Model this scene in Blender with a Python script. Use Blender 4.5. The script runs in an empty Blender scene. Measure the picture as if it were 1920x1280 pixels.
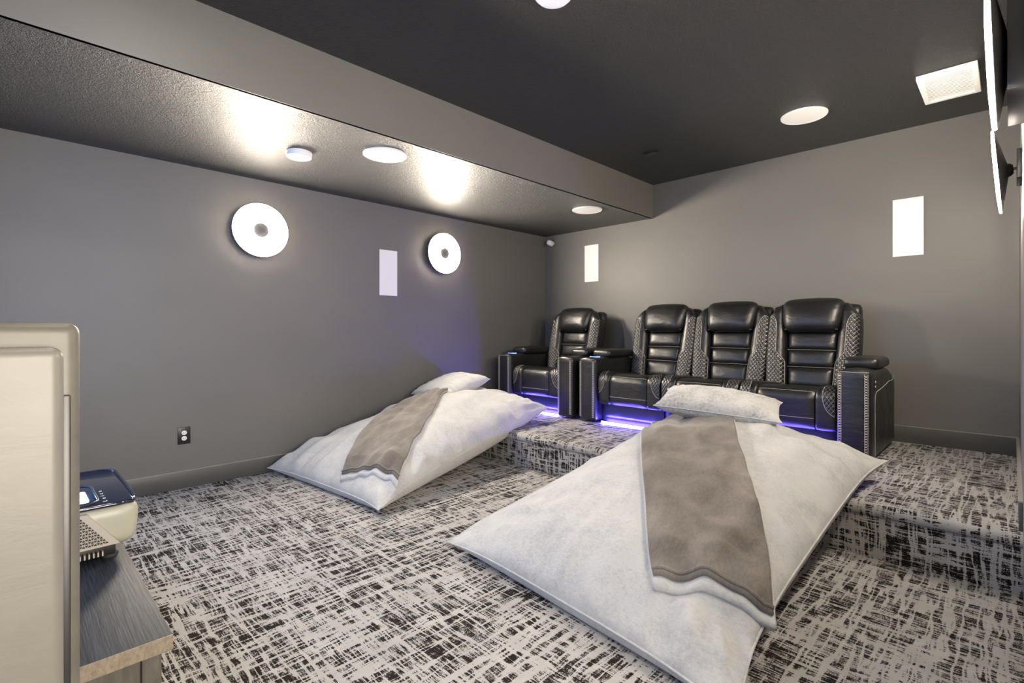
import bpy, bmesh, math, random
import numpy as np
from mathutils import Vector, Matrix, noise, Euler
random.seed(7); np.random.seed(7)
S = bpy.context.scene
COL = S.collection
PI = math.pi

# ------------------------------------------------------------------ camera
CAMZ = 1.14
cd = bpy.data.cameras.new('camera'); cam = bpy.data.objects.new('camera', cd); COL.objects.link(cam)
cam.location = (0, 0, CAMZ)
cam.rotation_euler = (PI / 2, 0, math.atan2(.7052, .709))
cd.sensor_width = 36; cd.lens = 945 / 1920 * 36; cd.shift_y = -20 / 1920; cd.clip_start = .01
S.camera = cam
# ------------------------------------------------------------------ world, exposure
w = bpy.data.worlds.new('world'); S.world = w; w.use_nodes = True
w.node_tree.nodes['Background'].inputs[0].default_value = (.5, .55, .62, 1)
w.node_tree.nodes['Background'].inputs[1].default_value = .0
S.view_settings.view_transform = 'Standard'; S.view_settings.look = 'None'
S.view_settings.exposure = 0.36; S.view_settings.gamma = 1; S.view_settings.use_curve_mapping = False
S.cycles.max_bounces = 8
# light tuning values (lamps built below use these)
DISC_E = 150.0          # glowing disc lamps, left wall
RIM_E = 700.0          # their brighter rims
DISC_R = 34.0          # glowing disc lamps, right wall
DISC_C = (1.0, .88, .72)
SCREEN_E = 2.3         # projection screen on the front wall behind the camera
SCREEN_C = (.08, .36, 1.0)
LED_E = 280.0
LED_C = (.10, .07, 1.0)
# ceiling pot lights in the part of the ceiling behind the camera's view
POT_E = 6.0
POTS = [(-.75, .35), (-1.9, .45)]

# soft warm light of the lit hall coming in through the open doorway beside the camera
HALL_E = 80.0
ld = bpy.data.lights.new('hall_light', 'AREA'); ld.shape = 'RECTANGLE'; ld.size = 1.1; ld.size_y = 1.1
ld.energy = HALL_E; ld.color = (1, .90, .76)
lo = bpy.data.objects.new('hall_light', ld); lo.location = (1.25, .45, 1.32); lo.rotation_euler = (PI / 2, 0, PI / 2); COL.objects.link(lo)
for i, (x, y) in enumerate(POTS):
    ld = bpy.data.lights.new('pot_light', 'AREA'); ld.shape = 'DISK'; ld.size = .16
    ld.energy = POT_E; ld.color = (1, .93, .82)
    lo = bpy.data.objects.new('pot_light', ld); lo.location = (x, y, 2.685); COL.objects.link(lo)

# ------------------------------------------------------------------ material helpers
def new_mat(name):
    m = bpy.data.materials.new(name); m.use_nodes = True
    nt = m.node_tree; b = nt.nodes['Principled BSDF']
    return m, nt, b
def nd(nt, t, **kw):
    n = nt.nodes.new(t)
    for k, v in kw.items():
        if k in n.inputs.keys() if isinstance(k, str) else False: n.inputs[k].default_value = v
        else: setattr(n, k, v)
    return n
def L(nt, a, b): nt.links.new(a, b)
def math_n(nt, op, a, b=None, c=None, clamp=False):
    n = nt.nodes.new('ShaderNodeMath'); n.operation = op; n.use_clamp = clamp
    for i, v in enumerate((a, b, c)):
        if v is None: continue
        if isinstance(v, (int, float)): n.inputs[i].default_value = v
        else: L(nt, v, n.inputs[i])
    return n.outputs[0]
def noise_n(nt, vec, scale, detail=2, rough=.5, dist=0):
    n = nt.nodes.new('ShaderNodeTexNoise'); n.inputs['Scale'].default_value = scale
    n.inputs['Detail'].default_value = detail; n.inputs['Roughness'].default_value = rough
    n.inputs['Distortion'].default_value = dist
    if vec is not None: L(nt, vec, n.inputs['Vector'])
    return n.outputs['Fac']
def mapping(nt, src, scale, loc=(0, 0, 0), rot=(0, 0, 0)):
    n = nt.nodes.new('ShaderNodeMapping'); n.inputs['Scale'].default_value = scale
    n.inputs['Location'].default_value = loc; n.inputs['Rotation'].default_value = rot
    L(nt, src, n.inputs['Vector']); return n.outputs[0]
def ramp(nt, fac, stops):
    n = nt.nodes.new('ShaderNodeValToRGB'); e = n.color_ramp.elements
    while len(e) < len(stops): e.new(.5)
    for i, (p, c) in enumerate(stops):
        e[i].position = p; e[i].color = (*c, 1) if len(c) == 3 else c
    L(nt, fac, n.inputs[0]); return n.outputs[0]
def bump(nt, b, h, strength, dist):
    n = nt.nodes.new('ShaderNodeBump'); n.inputs['Strength'].default_value = strength
    n.inputs['Distance'].default_value = dist; L(nt, h, n.inputs['Height'])
    L(nt, n.outputs[0], b.inputs['Normal']); return n
def coord(nt, which='Object'):
    return nt.nodes.new('ShaderNodeTexCoord').outputs[which]
def simple(name, col, rough=.5, metal=0, emit=None, estr=0, bscale=None, bstr=.3, bdist=.001, spec=.5, var=0):
    m, nt, b = new_mat(name)
    b.inputs['Base Color'].default_value = (*col, 1); b.inputs['Roughness'].default_value = rough
    b.inputs['Metallic'].default_value = metal; b.inputs['Specular IOR Level'].default_value = spec
    if emit: b.inputs['Emission Color'].default_value = (*emit, 1); b.inputs['Emission Strength'].default_value = estr
    if var:
        f = noise_n(nt, coord(nt), 6, 4)
        c = ramp(nt, f, [(.3, tuple(v * (1 - var) for v in col)), (.7, tuple(min(1, v * (1 + var)) for v in col))])
        L(nt, c, b.inputs['Base Color'])
    if bscale: bump(nt, b, noise_n(nt, coord(nt), bscale, 3), bstr, bdist)
    return m
def wall_mat():
    m, nt, b = new_mat('dark_wall_paint')
    c = coord(nt)
    f = noise_n(nt, mapping(nt, c, (1, 1, 1.6)), 1.1, 3)
    col = ramp(nt, f, [(.3, (.150, .145, .136)), (.7, (.170, .164, .152))])
    L(nt, col, b.inputs['Base Color']); b.inputs['Roughness'].default_value = .48
    b.inputs['Specular IOR Level'].default_value = .45
    bump(nt, b, noise_n(nt, c, 90, 2), .12, .002)
    return m
def ceil_mat():
    m, nt, b = new_mat('textured_black_ceiling')
    c = coord(nt)
    b.inputs['Base Color'].default_value = (.018, .018, .018, 1)
    b.inputs['Roughness'].default_value = .33; b.inputs['Specular IOR Level'].default_value = .55
    n1 = noise_n(nt, c, 62, 4, .75); n2 = noise_n(nt, c, 230, 2, .5)
    h = math_n(nt, 'ADD', math_n(nt, 'SMOOTH_MIN', n1, .62, .1), math_n(nt, 'MULTIPLY', n2, .35))
    bump(nt, b, h, 1.0, .05)
    return m
def carpet_mat():
    m, nt, b = new_mat('crosshatch_carpet')
    uv = coord(nt, 'UV')
    # gentle warp
    wn = nt.nodes.new('ShaderNodeTexNoise'); wn.inputs['Scale'].default_value = 9; wn.inputs['Detail'].default_value = 2
    L(nt, uv, wn.inputs['Vector'])
    ws = nt.nodes.new('ShaderNodeVectorMath'); ws.operation = 'SCALE'; ws.inputs[3].default_value = .018
    L(nt, wn.outputs['Color'], ws.inputs[0])
    wa = nt.nodes.new('ShaderNodeVectorMath'); wa.operation = 'ADD'; L(nt, uv, wa.inputs[0]); L(nt, ws.outputs[0], wa.inputs[1])
    p = mapping(nt, wa.outputs[0], (1.15, 1.15, 1))
    A = noise_n(nt, mapping(nt, p, (17, 130, 1)), 1, 3, .6)          # streaks along X
    B = noise_n(nt, mapping(nt, p, (110, 24, 1), (3, 7, 0)), 1, 3, .6)
    F = noise_n(nt, mapping(nt, p, (190, 260, 1)), 1, 2, .6)          # speckle
    C = noise_n(nt, mapping(nt, p, (4.2, 5.5, 1), (1, 2, 0)), 1, 2, .5)
    D = noise_n(nt, mapping(nt, p, (17, 21, 1), (5, 2, 0)), 1, 1, .5)
    L1 = noise_n(nt, mapping(nt, p, (1.6, 26, 1), (9, 0, 0)), 1, 2, .55)   # light lines along X
    L2 = noise_n(nt, mapping(nt, p, (20, 1.4, 1), (0, 4, 0)), 1, 2, .55)   # light lines along Y
    def ridge(x, wd):
        d = math_n(nt, 'ABSOLUTE', math_n(nt, 'SUBTRACT', x, .5))
        return math_n(nt, 'SUBTRACT', 1, math_n(nt, 'DIVIDE', d, wd), clamp=True)
    R1 = ridge(L1, .05); R2 = ridge(L2, .055)
    v = math_n(nt, 'MULTIPLY', A, .95)
    v = math_n(nt, 'ADD', v, math_n(nt, 'MULTIPLY', B, .55))
    v = math_n(nt, 'ADD', v, math_n(nt, 'MULTIPLY', F, .85))
    v = math_n(nt, 'ADD', v, math_n(nt, 'MULTIPLY', C, .45))
    v = math_n(nt, 'ADD', v, math_n(nt, 'MULTIPLY', D, .60))
    v = math_n(nt, 'SUBTRACT', v, math_n(nt, 'MULTIPLY', R1, .34))
    v = math_n(nt, 'SUBTRACT', v, math_n(nt, 'MULTIPLY', R2, .40))
    v = math_n(nt, 'MULTIPLY', v, .5)
    light = ramp(nt, C, [(.3, (.40, .385, .375)), (.7, (.49, .475, .465))])
    dark = nt.nodes.new('ShaderNodeRGB'); dark.outputs[0].default_value = (.016, .012, .011, 1)
    f = math_n(nt, 'MULTIPLY', math_n(nt, 'SUBTRACT', v, .770), 15, clamp=True)
    mx = nt.nodes.new('ShaderNodeMix'); mx.data_type = 'RGBA'
    L(nt, f, mx.inputs[0]); L(nt, light, mx.inputs[6]); L(nt, dark.outputs[0], mx.inputs[7])
    L(nt, mx.outputs[2], b.inputs['Base Color'])
    b.inputs['Roughness'].default_value = .95; b.inputs['Specular IOR Level'].default_value = .15
    b.inputs['Sheen Weight'].default_value = .0
    pile = noise_n(nt, mapping(nt, uv, (420, 420, 1)), 1, 2, .6)
    h = math_n(nt, 'ADD', pile, math_n(nt, 'MULTIPLY', f, -.5))
    bump(nt, b, h, .55, .004)
    return m
def fur_mat(name, c0, c1):
    m, nt, b = new_mat(name)
    c = coord(nt)
    n1 = noise_n(nt, c, 5.0, 5, .65, .6)
    n2 = noise_n(nt, mapping(nt, c, (1, 1.3, 1)), 60, 4, .7)
    n3 = noise_n(nt, c, 260, 2, .6)
    s = math_n(nt, 'ADD', math_n(nt, 'MULTIPLY', n1, .55), math_n(nt, 'MULTIPLY', n2, .45))
    col = ramp(nt, s, [(.36, c1), (.52, c0), (.7, tuple(min(1, v * 1.06) for v in c0))])
    L(nt, col, b.inputs['Base Color'])
    b.inputs['Roughness'].default_value = .9; b.inputs['Specular IOR Level'].default_value = .2
    b.inputs['Sheen Weight'].default_value = .35; b.inputs['Sheen Roughness'].default_value = .45
    h = math_n(nt, 'ADD', math_n(nt, 'MULTIPLY', n2, 1.0), math_n(nt, 'MULTIPLY', n3, .5))
    bump(nt, b, h, .5, .008)
    return m
def velvet_mat():
    m, nt, b = new_mat('taupe_velvet')
    c = coord(nt)
    n1 = noise_n(nt, mapping(nt, c, (1.6, 1, 1)), 4, 3, .5, .6)
    n2 = noise_n(nt, mapping(nt, c, (3, 1, 1)), 50, 3, .6)
    s = math_n(nt, 'ADD', math_n(nt, 'MULTIPLY', n1, .7), math_n(nt, 'MULTIPLY', n2, .3))
    L(nt, ramp(nt, s, [(.36, (.125, .108, .095)), (.55, (.20, .178, .157)), (.70, (.27, .245, .215))]), b.inputs['Base Color'])
    b.inputs['Roughness'].default_value = .8; b.inputs['Sheen Weight'].default_value = .45
    b.inputs['Sheen Roughness'].default_value = .35; b.inputs['Specular IOR Level'].default_value = .2
    bump(nt, b, n2, .15, .004)
    return m
def leather_mat():
    m, nt, b = new_mat('black_leather')
    c = coord(nt)
    b.inputs['Base Color'].default_value = (.010, .010, .011, 1)
    n0 = noise_n(nt, c, 9, 3, .6)
    r = ramp(nt, n0, [(.3, (.33,) * 3), (.7, (.44,) * 3)])
    L(nt, r, b.inputs['Roughness']); b.inputs['Specular IOR Level'].default_value = .7
    v = noise_n(nt, c, 240, 2); wv = noise_n(nt, mapping(nt, c, (1, 1, 2.4)), 9, 2, .45, .5)
    h = math_n(nt, 'ADD', math_n(nt, 'MULTIPLY', v, .03), wv)
    bump(nt, b, h, .30, .012)
    return m
def quilt_mat():
    # black quilted leather: thread follows the stitched valleys (UV lattice)
    m, nt, b = new_mat('quilted_leather')
    uv = coord(nt, 'UV')
    sx = nt.nodes.new('ShaderNodeSeparateXYZ'); L(nt, uv, sx.inputs[0])
    def line(v):
        fr = math_n(nt, 'FRACT', v)
        d = math_n(nt, 'MINIMUM', fr, math_n(nt, 'SUBTRACT', 1, fr))
        return math_n(nt, 'LESS_THAN', d, .032)
    ln = math_n(nt, 'MAXIMUM', line(sx.outputs[0]), line(sx.outputs[1]))
    mx = nt.nodes.new('ShaderNodeMix'); mx.data_type = 'RGBA'; L(nt, ln, mx.inputs[0])
    mx.inputs[6].default_value = (.010, .010, .011, 1); mx.inputs[7].default_value = (.34, .32, .29, 1)
    L(nt, mx.outputs[2], b.inputs['Base Color'])
    b.inputs['Roughness'].default_value = .33; b.inputs['Specular IOR Level'].default_value = .7
    return m
def wood_mat(name, c0, c1, axis=(30, 2, 30), rough=.4):
    m, nt, b = new_mat(name)
    c = coord(nt)
    f = noise_n(nt, mapping(nt, c, axis), 3, 5, .65, .4)
    L(nt, ramp(nt, f, [(.35, c0), (.65, c1)]), b.inputs['Base Color'])
    b.inputs['Roughness'].default_value = rough
    bump(nt, b, f, .25, .002)
    return m
M = {}
M['wall'] = wall_mat(); M['ceil'] = ceil_mat(); M['carpet'] = carpet_mat()
M['hall'] = simple('hall_paint', (.5, .48, .44), .6)
M['base'] = simple('baseboard_paint', (.085, .083, .080), .4, bscale=20, bstr=.05)
M['base_highlight'] = simple('baseboard_highlight', (.30, .29, .27), .45)  # paler colour paints the highlight line on the baseboard's top edge
M['fur'] = fur_mat('silver_fur', (.54, .54, .535), (.42, .42, .425))
M['fur_mottled'] = fur_mat('mottled_fur', (.56, .56, .55), (.27, .27, .27))
M['fur2'] = fur_mat('pale_fur', (.57, .57, .565), (.45, .45, .45))
M['velvet'] = velvet_mat(); M['leather'] = leather_mat(); M['quilt'] = quilt_mat()
M['thread'] = simple('pale_thread', (.62, .60, .55), .6, var=.1)
M['white'] = simple('white_plastic', (.86, .86, .85), .4, bscale=300, bstr=.05)
M['grille'] = simple('white_speaker_grille', (.88, .88, .87), .6, bscale=900, bstr=.2, bdist=.0005)
M['black'] = simple('black_plastic', (.012, .012, .013), .35, bscale=200, bstr=.05)
M['darkmetal'] = simple('dark_lamp_metal', (.055, .055, .06), .45, .3, bscale=150, bstr=.08)
M['cap'] = simple('lamp_centre_cap', (.16, .155, .15), .5, var=.05)
M['grey'] = simple('grey_cap', (.36, .34, .32), .5, var=.05)
M['discL'] = simple('disc_diffuser', (.9, .9, .88), .5, emit=DISC_C, estr=DISC_E)
M['rim'] = simple('disc_rim_glow', (.9, .9, .88), .5, emit=DISC_C, estr=RIM_E)
M['discR'] = simple('disc_diffuser_right', (.9, .9, .88), .5, emit=DISC_C, estr=DISC_R)
M['led'] = simple('led_strip_glow', (.5, .5, .6), .5, emit=LED_C, estr=LED_E)
M['leddot'] = simple('led_chip_glow', (.8, .8, .9), .5, emit=(.65, .62, 1), estr=28)
M['cup'] = simple('cup_ring_glow', (.3, .4, .8), .3, emit=(.06, .16, 1), estr=6)
M['screen'] = simple('projected_picture', (.6, .6, .6), .8, emit=SCREEN_C, estr=SCREEN_E)
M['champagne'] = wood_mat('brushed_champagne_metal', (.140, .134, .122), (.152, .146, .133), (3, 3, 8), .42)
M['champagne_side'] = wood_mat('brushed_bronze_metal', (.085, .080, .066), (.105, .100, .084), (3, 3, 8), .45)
M['stand_top'] = wood_mat('dark_oak_laminate', (.006, .008, .013), (.026, .031, .042), (3, 90, 3), .5)
M['stand_top'].node_tree.nodes['Principled BSDF'].inputs['Specular IOR Level'].default_value = .22
M['stand_edge'] = wood_mat('worn_oak_edge', (.16, .13, .10), (.25, .21, .16), (3, 50, 30), .5)
M['stand_body'] = wood_mat('dark_oak_carcass', (.045, .040, .034), (.085, .075, .062), (20, 20, 3), .5)
M['pj_body'] = simple('cream_projector_shell', (.36, .355, .29), .4, var=.04, bscale=400, bstr=.05)
M['pj_top'] = simple('navy_gloss_glass', (.010, .016, .035), .06, spec=.8, var=.1)
M['pj_grille'] = simple('champagne_vent', (.36, .33, .29), .45, 0, bscale=200, bstr=.05)
M['lens'] = simple('projector_lens_glow', (.5, .8, 1), .2, emit=(.35, .75, 1), estr=40)
M['dim_post'] = simple('dark_painted_board', (.018, .019, .022), .5, bscale=80, bstr=.1)

# ------------------------------------------------------------------ object helpers
def link(name, me, mat, parent=None, kind=None):
    o = bpy.data.objects.new(name, me); COL.objects.link(o)
    if mat is not None and not me.materials: me.materials.append(mat)
    if parent is not None: o.parent = parent
    if kind: o['kind'] = kind
    return o
def mk(name, verts, faces, mat, parent=None, smooth=True, kind=None, uvs=None, auto=None):
    me = bpy.data.meshes.new(name)
    me.from_pydata([tuple(v) for v in verts], [], faces); me.update()
    if uvs is not None:
        ul = me.uv_layers.new(name='UVMap')
        for lp in me.loops: ul.data[lp.index].uv = uvs[lp.vertex_index]
    if smooth:
        me.polygons.foreach_set('use_smooth', [True] * len(me.polygons))
        if auto:
            me.set_sharp_from_angle(angle=math.radians(auto))
    return link(name, me, mat, parent, kind)
def mkbm(name, bm, mat, parent=None, smooth=False, auto=None, kind=None):
    bmesh.ops.recalc_face_normals(bm, faces=bm.faces)
    me = bpy.data.meshes.new(name); bm.to_mesh(me); bm.free()
    if smooth:
        me.polygons.foreach_set('use_smooth', [True] * len(me.polygons))
        if auto: me.set_sharp_from_angle(angle=math.radians(auto))
    return link(name, me, mat, parent, kind)
def bbox(bm, x0, x1, y0, y1, z0, z1, bev=0, seg=2):
    r = bmesh.ops.create_cube(bm, size=1)
    vs = r['verts']
    for v in vs:
        v.co = Vector(((x0 + x1) / 2 + v.co.x * (x1 - x0), (y0 + y1) / 2 + v.co.y * (y1 - y0), (z0 + z1) / 2 + v.co.z * (z1 - z0)))
    if bev:
        es = {e for v in vs for e in v.link_edges}
        bmesh.ops.bevel(bm, geom=list(es), offset=bev, segments=seg, profile=.5, affect='EDGES')
def box(name, x0, x1, y0, y1, z0, z1, mat, parent=None, bev=0, seg=2, kind=None):
    bm = bmesh.new(); bbox(bm, x0, x1, y0, y1, z0, z1, bev, seg)
    return mkbm(name, bm, mat, parent, smooth=bev > 0, auto=40 if bev > 0 else None, kind=kind)
def thing(name, label, cat, loc=(0, 0, 0), rot=(0, 0, 0), group=None):
    o = bpy.data.objects.new(name, None); COL.objects.link(o); o.empty_display_size = .1
    o.location = loc; o.rotation_euler = rot; o['label'] = label; o['category'] = cat
    if group: o['group'] = group
    return o
def tag(o, label, cat, group=None):
    o['label'] = label; o['category'] = cat
    if group: o['group'] = group
    return o
def struct(o, label=None, cat=None):
    o['kind'] = 'structure'
    if label: o['label'] = label
    if cat: o['category'] = cat
    return o
def lathe(name, prof, mat, parent=None, n=64, axis='Z', auto=35, cap=False):
    vs, fs = [], []
    for i in range(n):
        a = 2 * PI * i / n
        for r, h in prof:
            p = (r * math.cos(a), r * math.sin(a), h)
            if axis == 'X': p = (h, p[0], p[1])
            vs.append(p)
    k = len(prof)
    for i in range(n):
        j = (i + 1) % n
        for q in range(k - 1):
            fs.append((i * k + q, j * k + q, j * k + q + 1, i * k + q + 1))
    bm = bmesh.new()
    me = bpy.data.meshes.new(name); me.from_pydata(vs, [], fs); bm.from_mesh(me); bpy.data.meshes.remove(me)
    bmesh.ops.remove_doubles(bm, verts=bm.verts, dist=1e-5)
    return mkbm(name, bm, mat, parent, smooth=True, auto=auto)
def grid(F, na, nb):
    vs = []; fs = []
    for i in range(na + 1):
        for j in range(nb + 1): vs.append(F(i / na, j / nb))
    for i in range(na):
        for j in range(nb):
            a = i * (nb + 1) + j
            fs.append((a, a + nb + 1, a + nb + 2, a + 1))
    return vs, fs
def shell(name, F, dvec, na, nb, mat, parent, auto=55):
    """front surface F(a,b) with its rim extruded back by dvec, closed behind"""
    vs, fs = grid(F, na, nb)
    rim = [i * (nb + 1) for i in range(na + 1)] + [na * (nb + 1) + j for j in range(1, nb + 1)] \
        + [i * (nb + 1) + nb for i in range(na - 1, -1, -1)] + [j for j in range(nb - 1, 0, -1)]
    base = len(vs); d = Vector(dvec)
    for r in rim: vs.append(Vector(vs[r]) + d)
    n = len(rim)
    for i in range(n):
        j = (i + 1) % n
        fs.append((rim[i], rim[j], base + j, base + i))
    fs.append(tuple(base + i for i in range(n)))
    bm = bmesh.new(); me = bpy.data.meshes.new('t'); me.from_pydata([tuple(v) for v in vs], [], fs); bm.from_mesh(me); bpy.data.meshes.remove(me)
    return mkbm(name, bm, mat, parent, smooth=True, auto=auto)
def pbox(name, half, r, mat, parent, warp=None, n=10, puff=(0, 0, 0), centre=(0, 0, 0), auto=None):
    """rounded, puffed box"""
    bm = bmesh.new(); bmesh.ops.create_cube(bm, size=2)
    bmesh.ops.subdivide_edges(bm, edges=bm.edges[:], cuts=n, use_grid_fill=True)
    h = Vector(half); c = Vector(centre)
    for v in bm.verts:
        p = v.co.copy()
        q = Vector([math.copysign(abs(math.sin(p[i] * PI / 2)) ** .8, p[i]) * h[i] for i in range(3)])
        inner = Vector([max(-(h[i] - r), min(h[i] - r, q[i])) for i in range(3)])
        d = q - inner
        if d.length > 1e-9: d = d.normalized() * r
        o = inner + d
        for i in range(3):
            j, k = (i + 1) % 3, (i + 2) % 3
            if puff[i] and abs(p[i]) > .2:
                o[i] += math.copysign(puff[i] * (1 - (o[j] / h[j]) ** 2) * (1 - (o[k] / h[k]) ** 2), p[i]) * min(1, abs(o[i]) / h[i])
        o = o + c
        if warp: o = warp(o)
        v.co = o
    return mkbm(name, bm, mat, parent, smooth=True, auto=auto)
def tube_bm(bm, pts, r, n=6, closed=False):
    pts = [Vector(p) for p in pts]; rings = []
    m = len(pts)
    for i, p in enumerate(pts):
        if closed: t = pts[(i + 1) % m] - pts[i - 1]
        else: t = pts[min(i + 1, m - 1)] - pts[max(i - 1, 0)]
        if t.length < 1e-9: t = Vector((0, 0, 1))
        t.normalize()
        up = Vector((0, 0, 1)) if abs(t.z) < .9 else Vector((0, 1, 0))
        s = t.cross(up).normalized(); u = s.cross(t)
        rings.append([bm.verts.new(p + (s * math.cos(2 * PI * k / n) + u * math.sin(2 * PI * k / n)) * r) for k in range(n)])
    for i in range(m if closed else m - 1):
        a, b = rings[i], rings[(i + 1) % m]
        for k in range(n): bm.faces.new((a[k], a[(k + 1) % n], b[(k + 1) % n], b[k]))
    if not closed:
        bm.faces.new(rings[0][::-1]); bm.faces.new(rings[-1])
def tube(name, pts, r, mat, parent=None, n=6, closed=False):
    bm = bmesh.new(); tube_bm(bm, pts, r, n, closed); return mkbm(name, bm, mat, parent, smooth=True, auto=60)
def dashes(bm, pts, dash=.008, gap=.005, r=.0014):
    pts = [Vector(p) for p in pts]
    cum = [0]
    for a, b in zip(pts, pts[1:]): cum.append(cum[-1] + (b - a).length)
    def at(s):
        for i in range(len(pts) - 1):
            if s <= cum[i + 1]:
                f = (s - cum[i]) / max(1e-9, cum[i + 1] - cum[i]); return pts[i].lerp(pts[i + 1], f)
        return pts[-1]
    s = 0
    while s < cum[-1]:
        e = min(s + dash, cum[-1])
        if e - s > .002: tube_bm(bm, [at(s), at(e)], r, 4)
        s += dash + gap

# ------------------------------------------------------------------ room shell
XL, XR, YB, YF = -4.27, .03, 4.90, -.32
ZC, ZS, XS = 2.70, 2.345, -2.74
STEP_Y, STEP_H = 3.05, .28
def carpet_strip(name, prof, x0=XL, x1=XR, v0=0):
    vs, fs, uv = [], [], []
    s = v0; last = None
    nx = 2
    for (y, z) in prof:
        if last: s += math.hypot(y - last[0], z - last[1])
        last = (y, z)
        for i in range(nx + 1):
            x = x0 + (x1 - x0) * i / nx; vs.append((x, y, z)); uv.append((x + 10, s + 10))
    for j in range(len(prof) - 1):
        for i in range(nx):
            a = j * (nx + 1) + i; fs.append((a, a + 1, a + nx + 2, a + nx + 1))
    return mk(name, vs, fs, M['carpet'], smooth=True, uvs=uv, auto=60), s
fl, s0 = carpet_strip('floor', [(YF, 0), (1.0, 0), (STEP_Y + .03, 0)])
struct(fl)
prof = [(STEP_Y + .022, 0), (STEP_Y + .016, .06), (STEP_Y + .014, .12), (STEP_Y + .016, .19), (STEP_Y + .012, .205)]
for k in range(9):
    a = -PI * .35 + (PI * .85) * k / 8
    prof.append((STEP_Y + .030 - .036 * math.cos(a), .243 + .037 * math.sin(a)))
prof += [(STEP_Y + .06, STEP_H), (4.0, STEP_H), (YB, STEP_H)]
pf, _ = carpet_strip('carpeted_platform', prof, v0=s0)
struct(pf, 'raised seating platform under the recliners in black and grey crosshatch carpet', 'platform')
struct(box('wall_left', XL - .1, XL, YF - .1, YB + .1, -.05, ZC + .05, M['wall']))
struct(box('wall_back', XL, XR, YB, YB + .1, -.05, ZC + .05, M['wall']))
struct(box('wall_front', XL, XR + .1, YF - .1, YF, -.05, ZC + .05, M['wall']))
DY0, DY1, DZ = -.22, 1.10, 2.06
bm = bmesh.new()
bbox(bm, XR, XR + .1, DY1, YB + .1, -.05, ZC + .05); bbox(bm, XR, XR + .1, YF, DY0, -.05, ZC + .05); bbox(bm, XR, XR + .1, DY0, DY1, DZ, ZC + .05)
struct(mkbm('wall_right', bm, M['wall']))
# the hall beyond the doorway
struct(box('wall_hall_end', 1.40, 1.5, YF - .6, 2.2, -.05, ZC, M['hall']))
struct(box('wall_hall_left', XR + .1, 1.4, YF - .7, YF - .6, -.05, ZC, M['hall']))
struct(box('wall_hall_right', XR + .1, 1.4, 2.1, 2.2, -.05, ZC, M['hall']))
struct(box('floor_hall', XR, 1.5, YF - .7, 2.2, -.1, 0, M['stand_body']))
struct(box('ceiling_hall', XR + .1, 1.5, YF - .7, 2.2, 2.5, 2.6, M['hall']))
struct(box('ceiling', XL - .1, XR + .1, YF - .1, YB + .1, ZC, ZC + .1, M['ceil']))
sof = thing('trim_1', 'dropped ceiling soffit running along the left wall', 'soffit'); struct(sof)
box('soffit_underside', XL, XS, YF, YB, ZS, ZS + .02, M['ceil'], sof)
box('soffit_face', XS - .02, XS + .002, YF, YB, ZS, ZC, M['wall'], sof)
def baseboard(name, x0, x1, y0, y1, z0, axis):
    r = thing(name, '', ''); del r['label']; del r['category']; struct(r)
    box('board', x0, x1, y0, y1, z0, z0 + .124, M['base'], r, bev=.002)  # the thin pale strip on top is a painted highlight
    if axis == 'L': box('edge_highlight', x0, x1 + .002, y0, y1, z0 + .124, z0 + .129, M['base_highlight'], r)
    elif axis == 'B': box('edge_highlight', x0, x1, y0 - .002, y1, z0 + .124, z0 + .129, M['base_highlight'], r)
    else: box('edge_highlight', x0 - .002, x1, y0, y1, z0 + .124, z0 + .129, M['base_highlight'], r)
baseboard('baseboard_left', XL, XL + .014, YF, STEP_Y + .02, 0, 'L')
baseboard('baseboard_left_upper', XL, XL + .014, STEP_Y + .02, YB, STEP_H, 'L')
baseboard('baseboard_back', XL + .014, XR - .014, YB - .014, YB, STEP_H, 'B')
baseboard('baseboard_right', XR - .014, XR, STEP_Y + .02, YB, STEP_H, 'R')
# projection screen on the front wall (behind the camera), the room's blue light
scr = thing('projection_screen', 'wide projection screen glowing blue on the front wall above the media stand', 'screen', (-2.45, YF, 1.45))
box('frame', -1.22, 1.22, 0, .02, -.70, .70, M['black'], scr)
box('picture', -1.19, 1.19, .02, .022, -.67, .67, M['screen'], scr)

# ------------------------------------------------------------------ disc lamps
def disc_lamp(label, loc, facing, tilt=0, mat='discL', group=None, tilt2=0):
    """root at the wall; local +X points into the room"""
    t = thing('disc_wall_lamp', label, 'wall lamp', loc, (0, tilt, 0 if facing > 0 else PI), group)
    R = .207
    lathe('wall_plate', [(0, 0), (.055, 0), (.055, .010), (.048, .014), (0, .014)], M['black'], t, 32, 'X')
    lathe('stem', [(0, .01), (.007, .01), (.007, .05), (0, .05)], M['black'], t, 16, 'X')
    lathe('knob', [(0, .030), (.022, .030), (.032, .040), (.036, .052), (0, .052)], M['black'], t, 32, 'X')
    lathe('cone_shade', [(0, .048), (.030, .048), (.060, .055), (R * .97, .082), (R, .084), (R, .086), (0, .086)], M['darkmetal'], t, 96, 'X')
    lathe('rim_glow', [(R, .0880), (R + .0015, .0880), (R + .0015, .0925), (R - .001, .0945)], M['rim'] if mat == 'discR' else M['white'], t, 96, 'X')
    lathe('diffuser', [(.055, .086), (R, .086), (R - .001, .094), (R - .005, .0965), (R * .6, .100), (.075, .097), (.058, .092), (.055, .086)], M[mat], t, 96, 'X')
    lathe('centre_cap', [(0, .087), (.056, .087), (.057, .097), (.050, .100), (0, .101)], M['cap'], t, 48, 'X')
    return t
disc_lamp('round glowing disc lamp on left wall, larger-looking one nearer the camera', (XL, 1.413, 1.928), 1)
disc_lamp('round glowing disc lamp on left wall, between the wall speaker and the far corner', (XL, 3.212, 1.942), 1)
disc_lamp('disc lamp on right wall seen edge-on, the near one with its top cut off', (XR + .014, 2.04, 1.945), -1, .035, 'discR')
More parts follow.
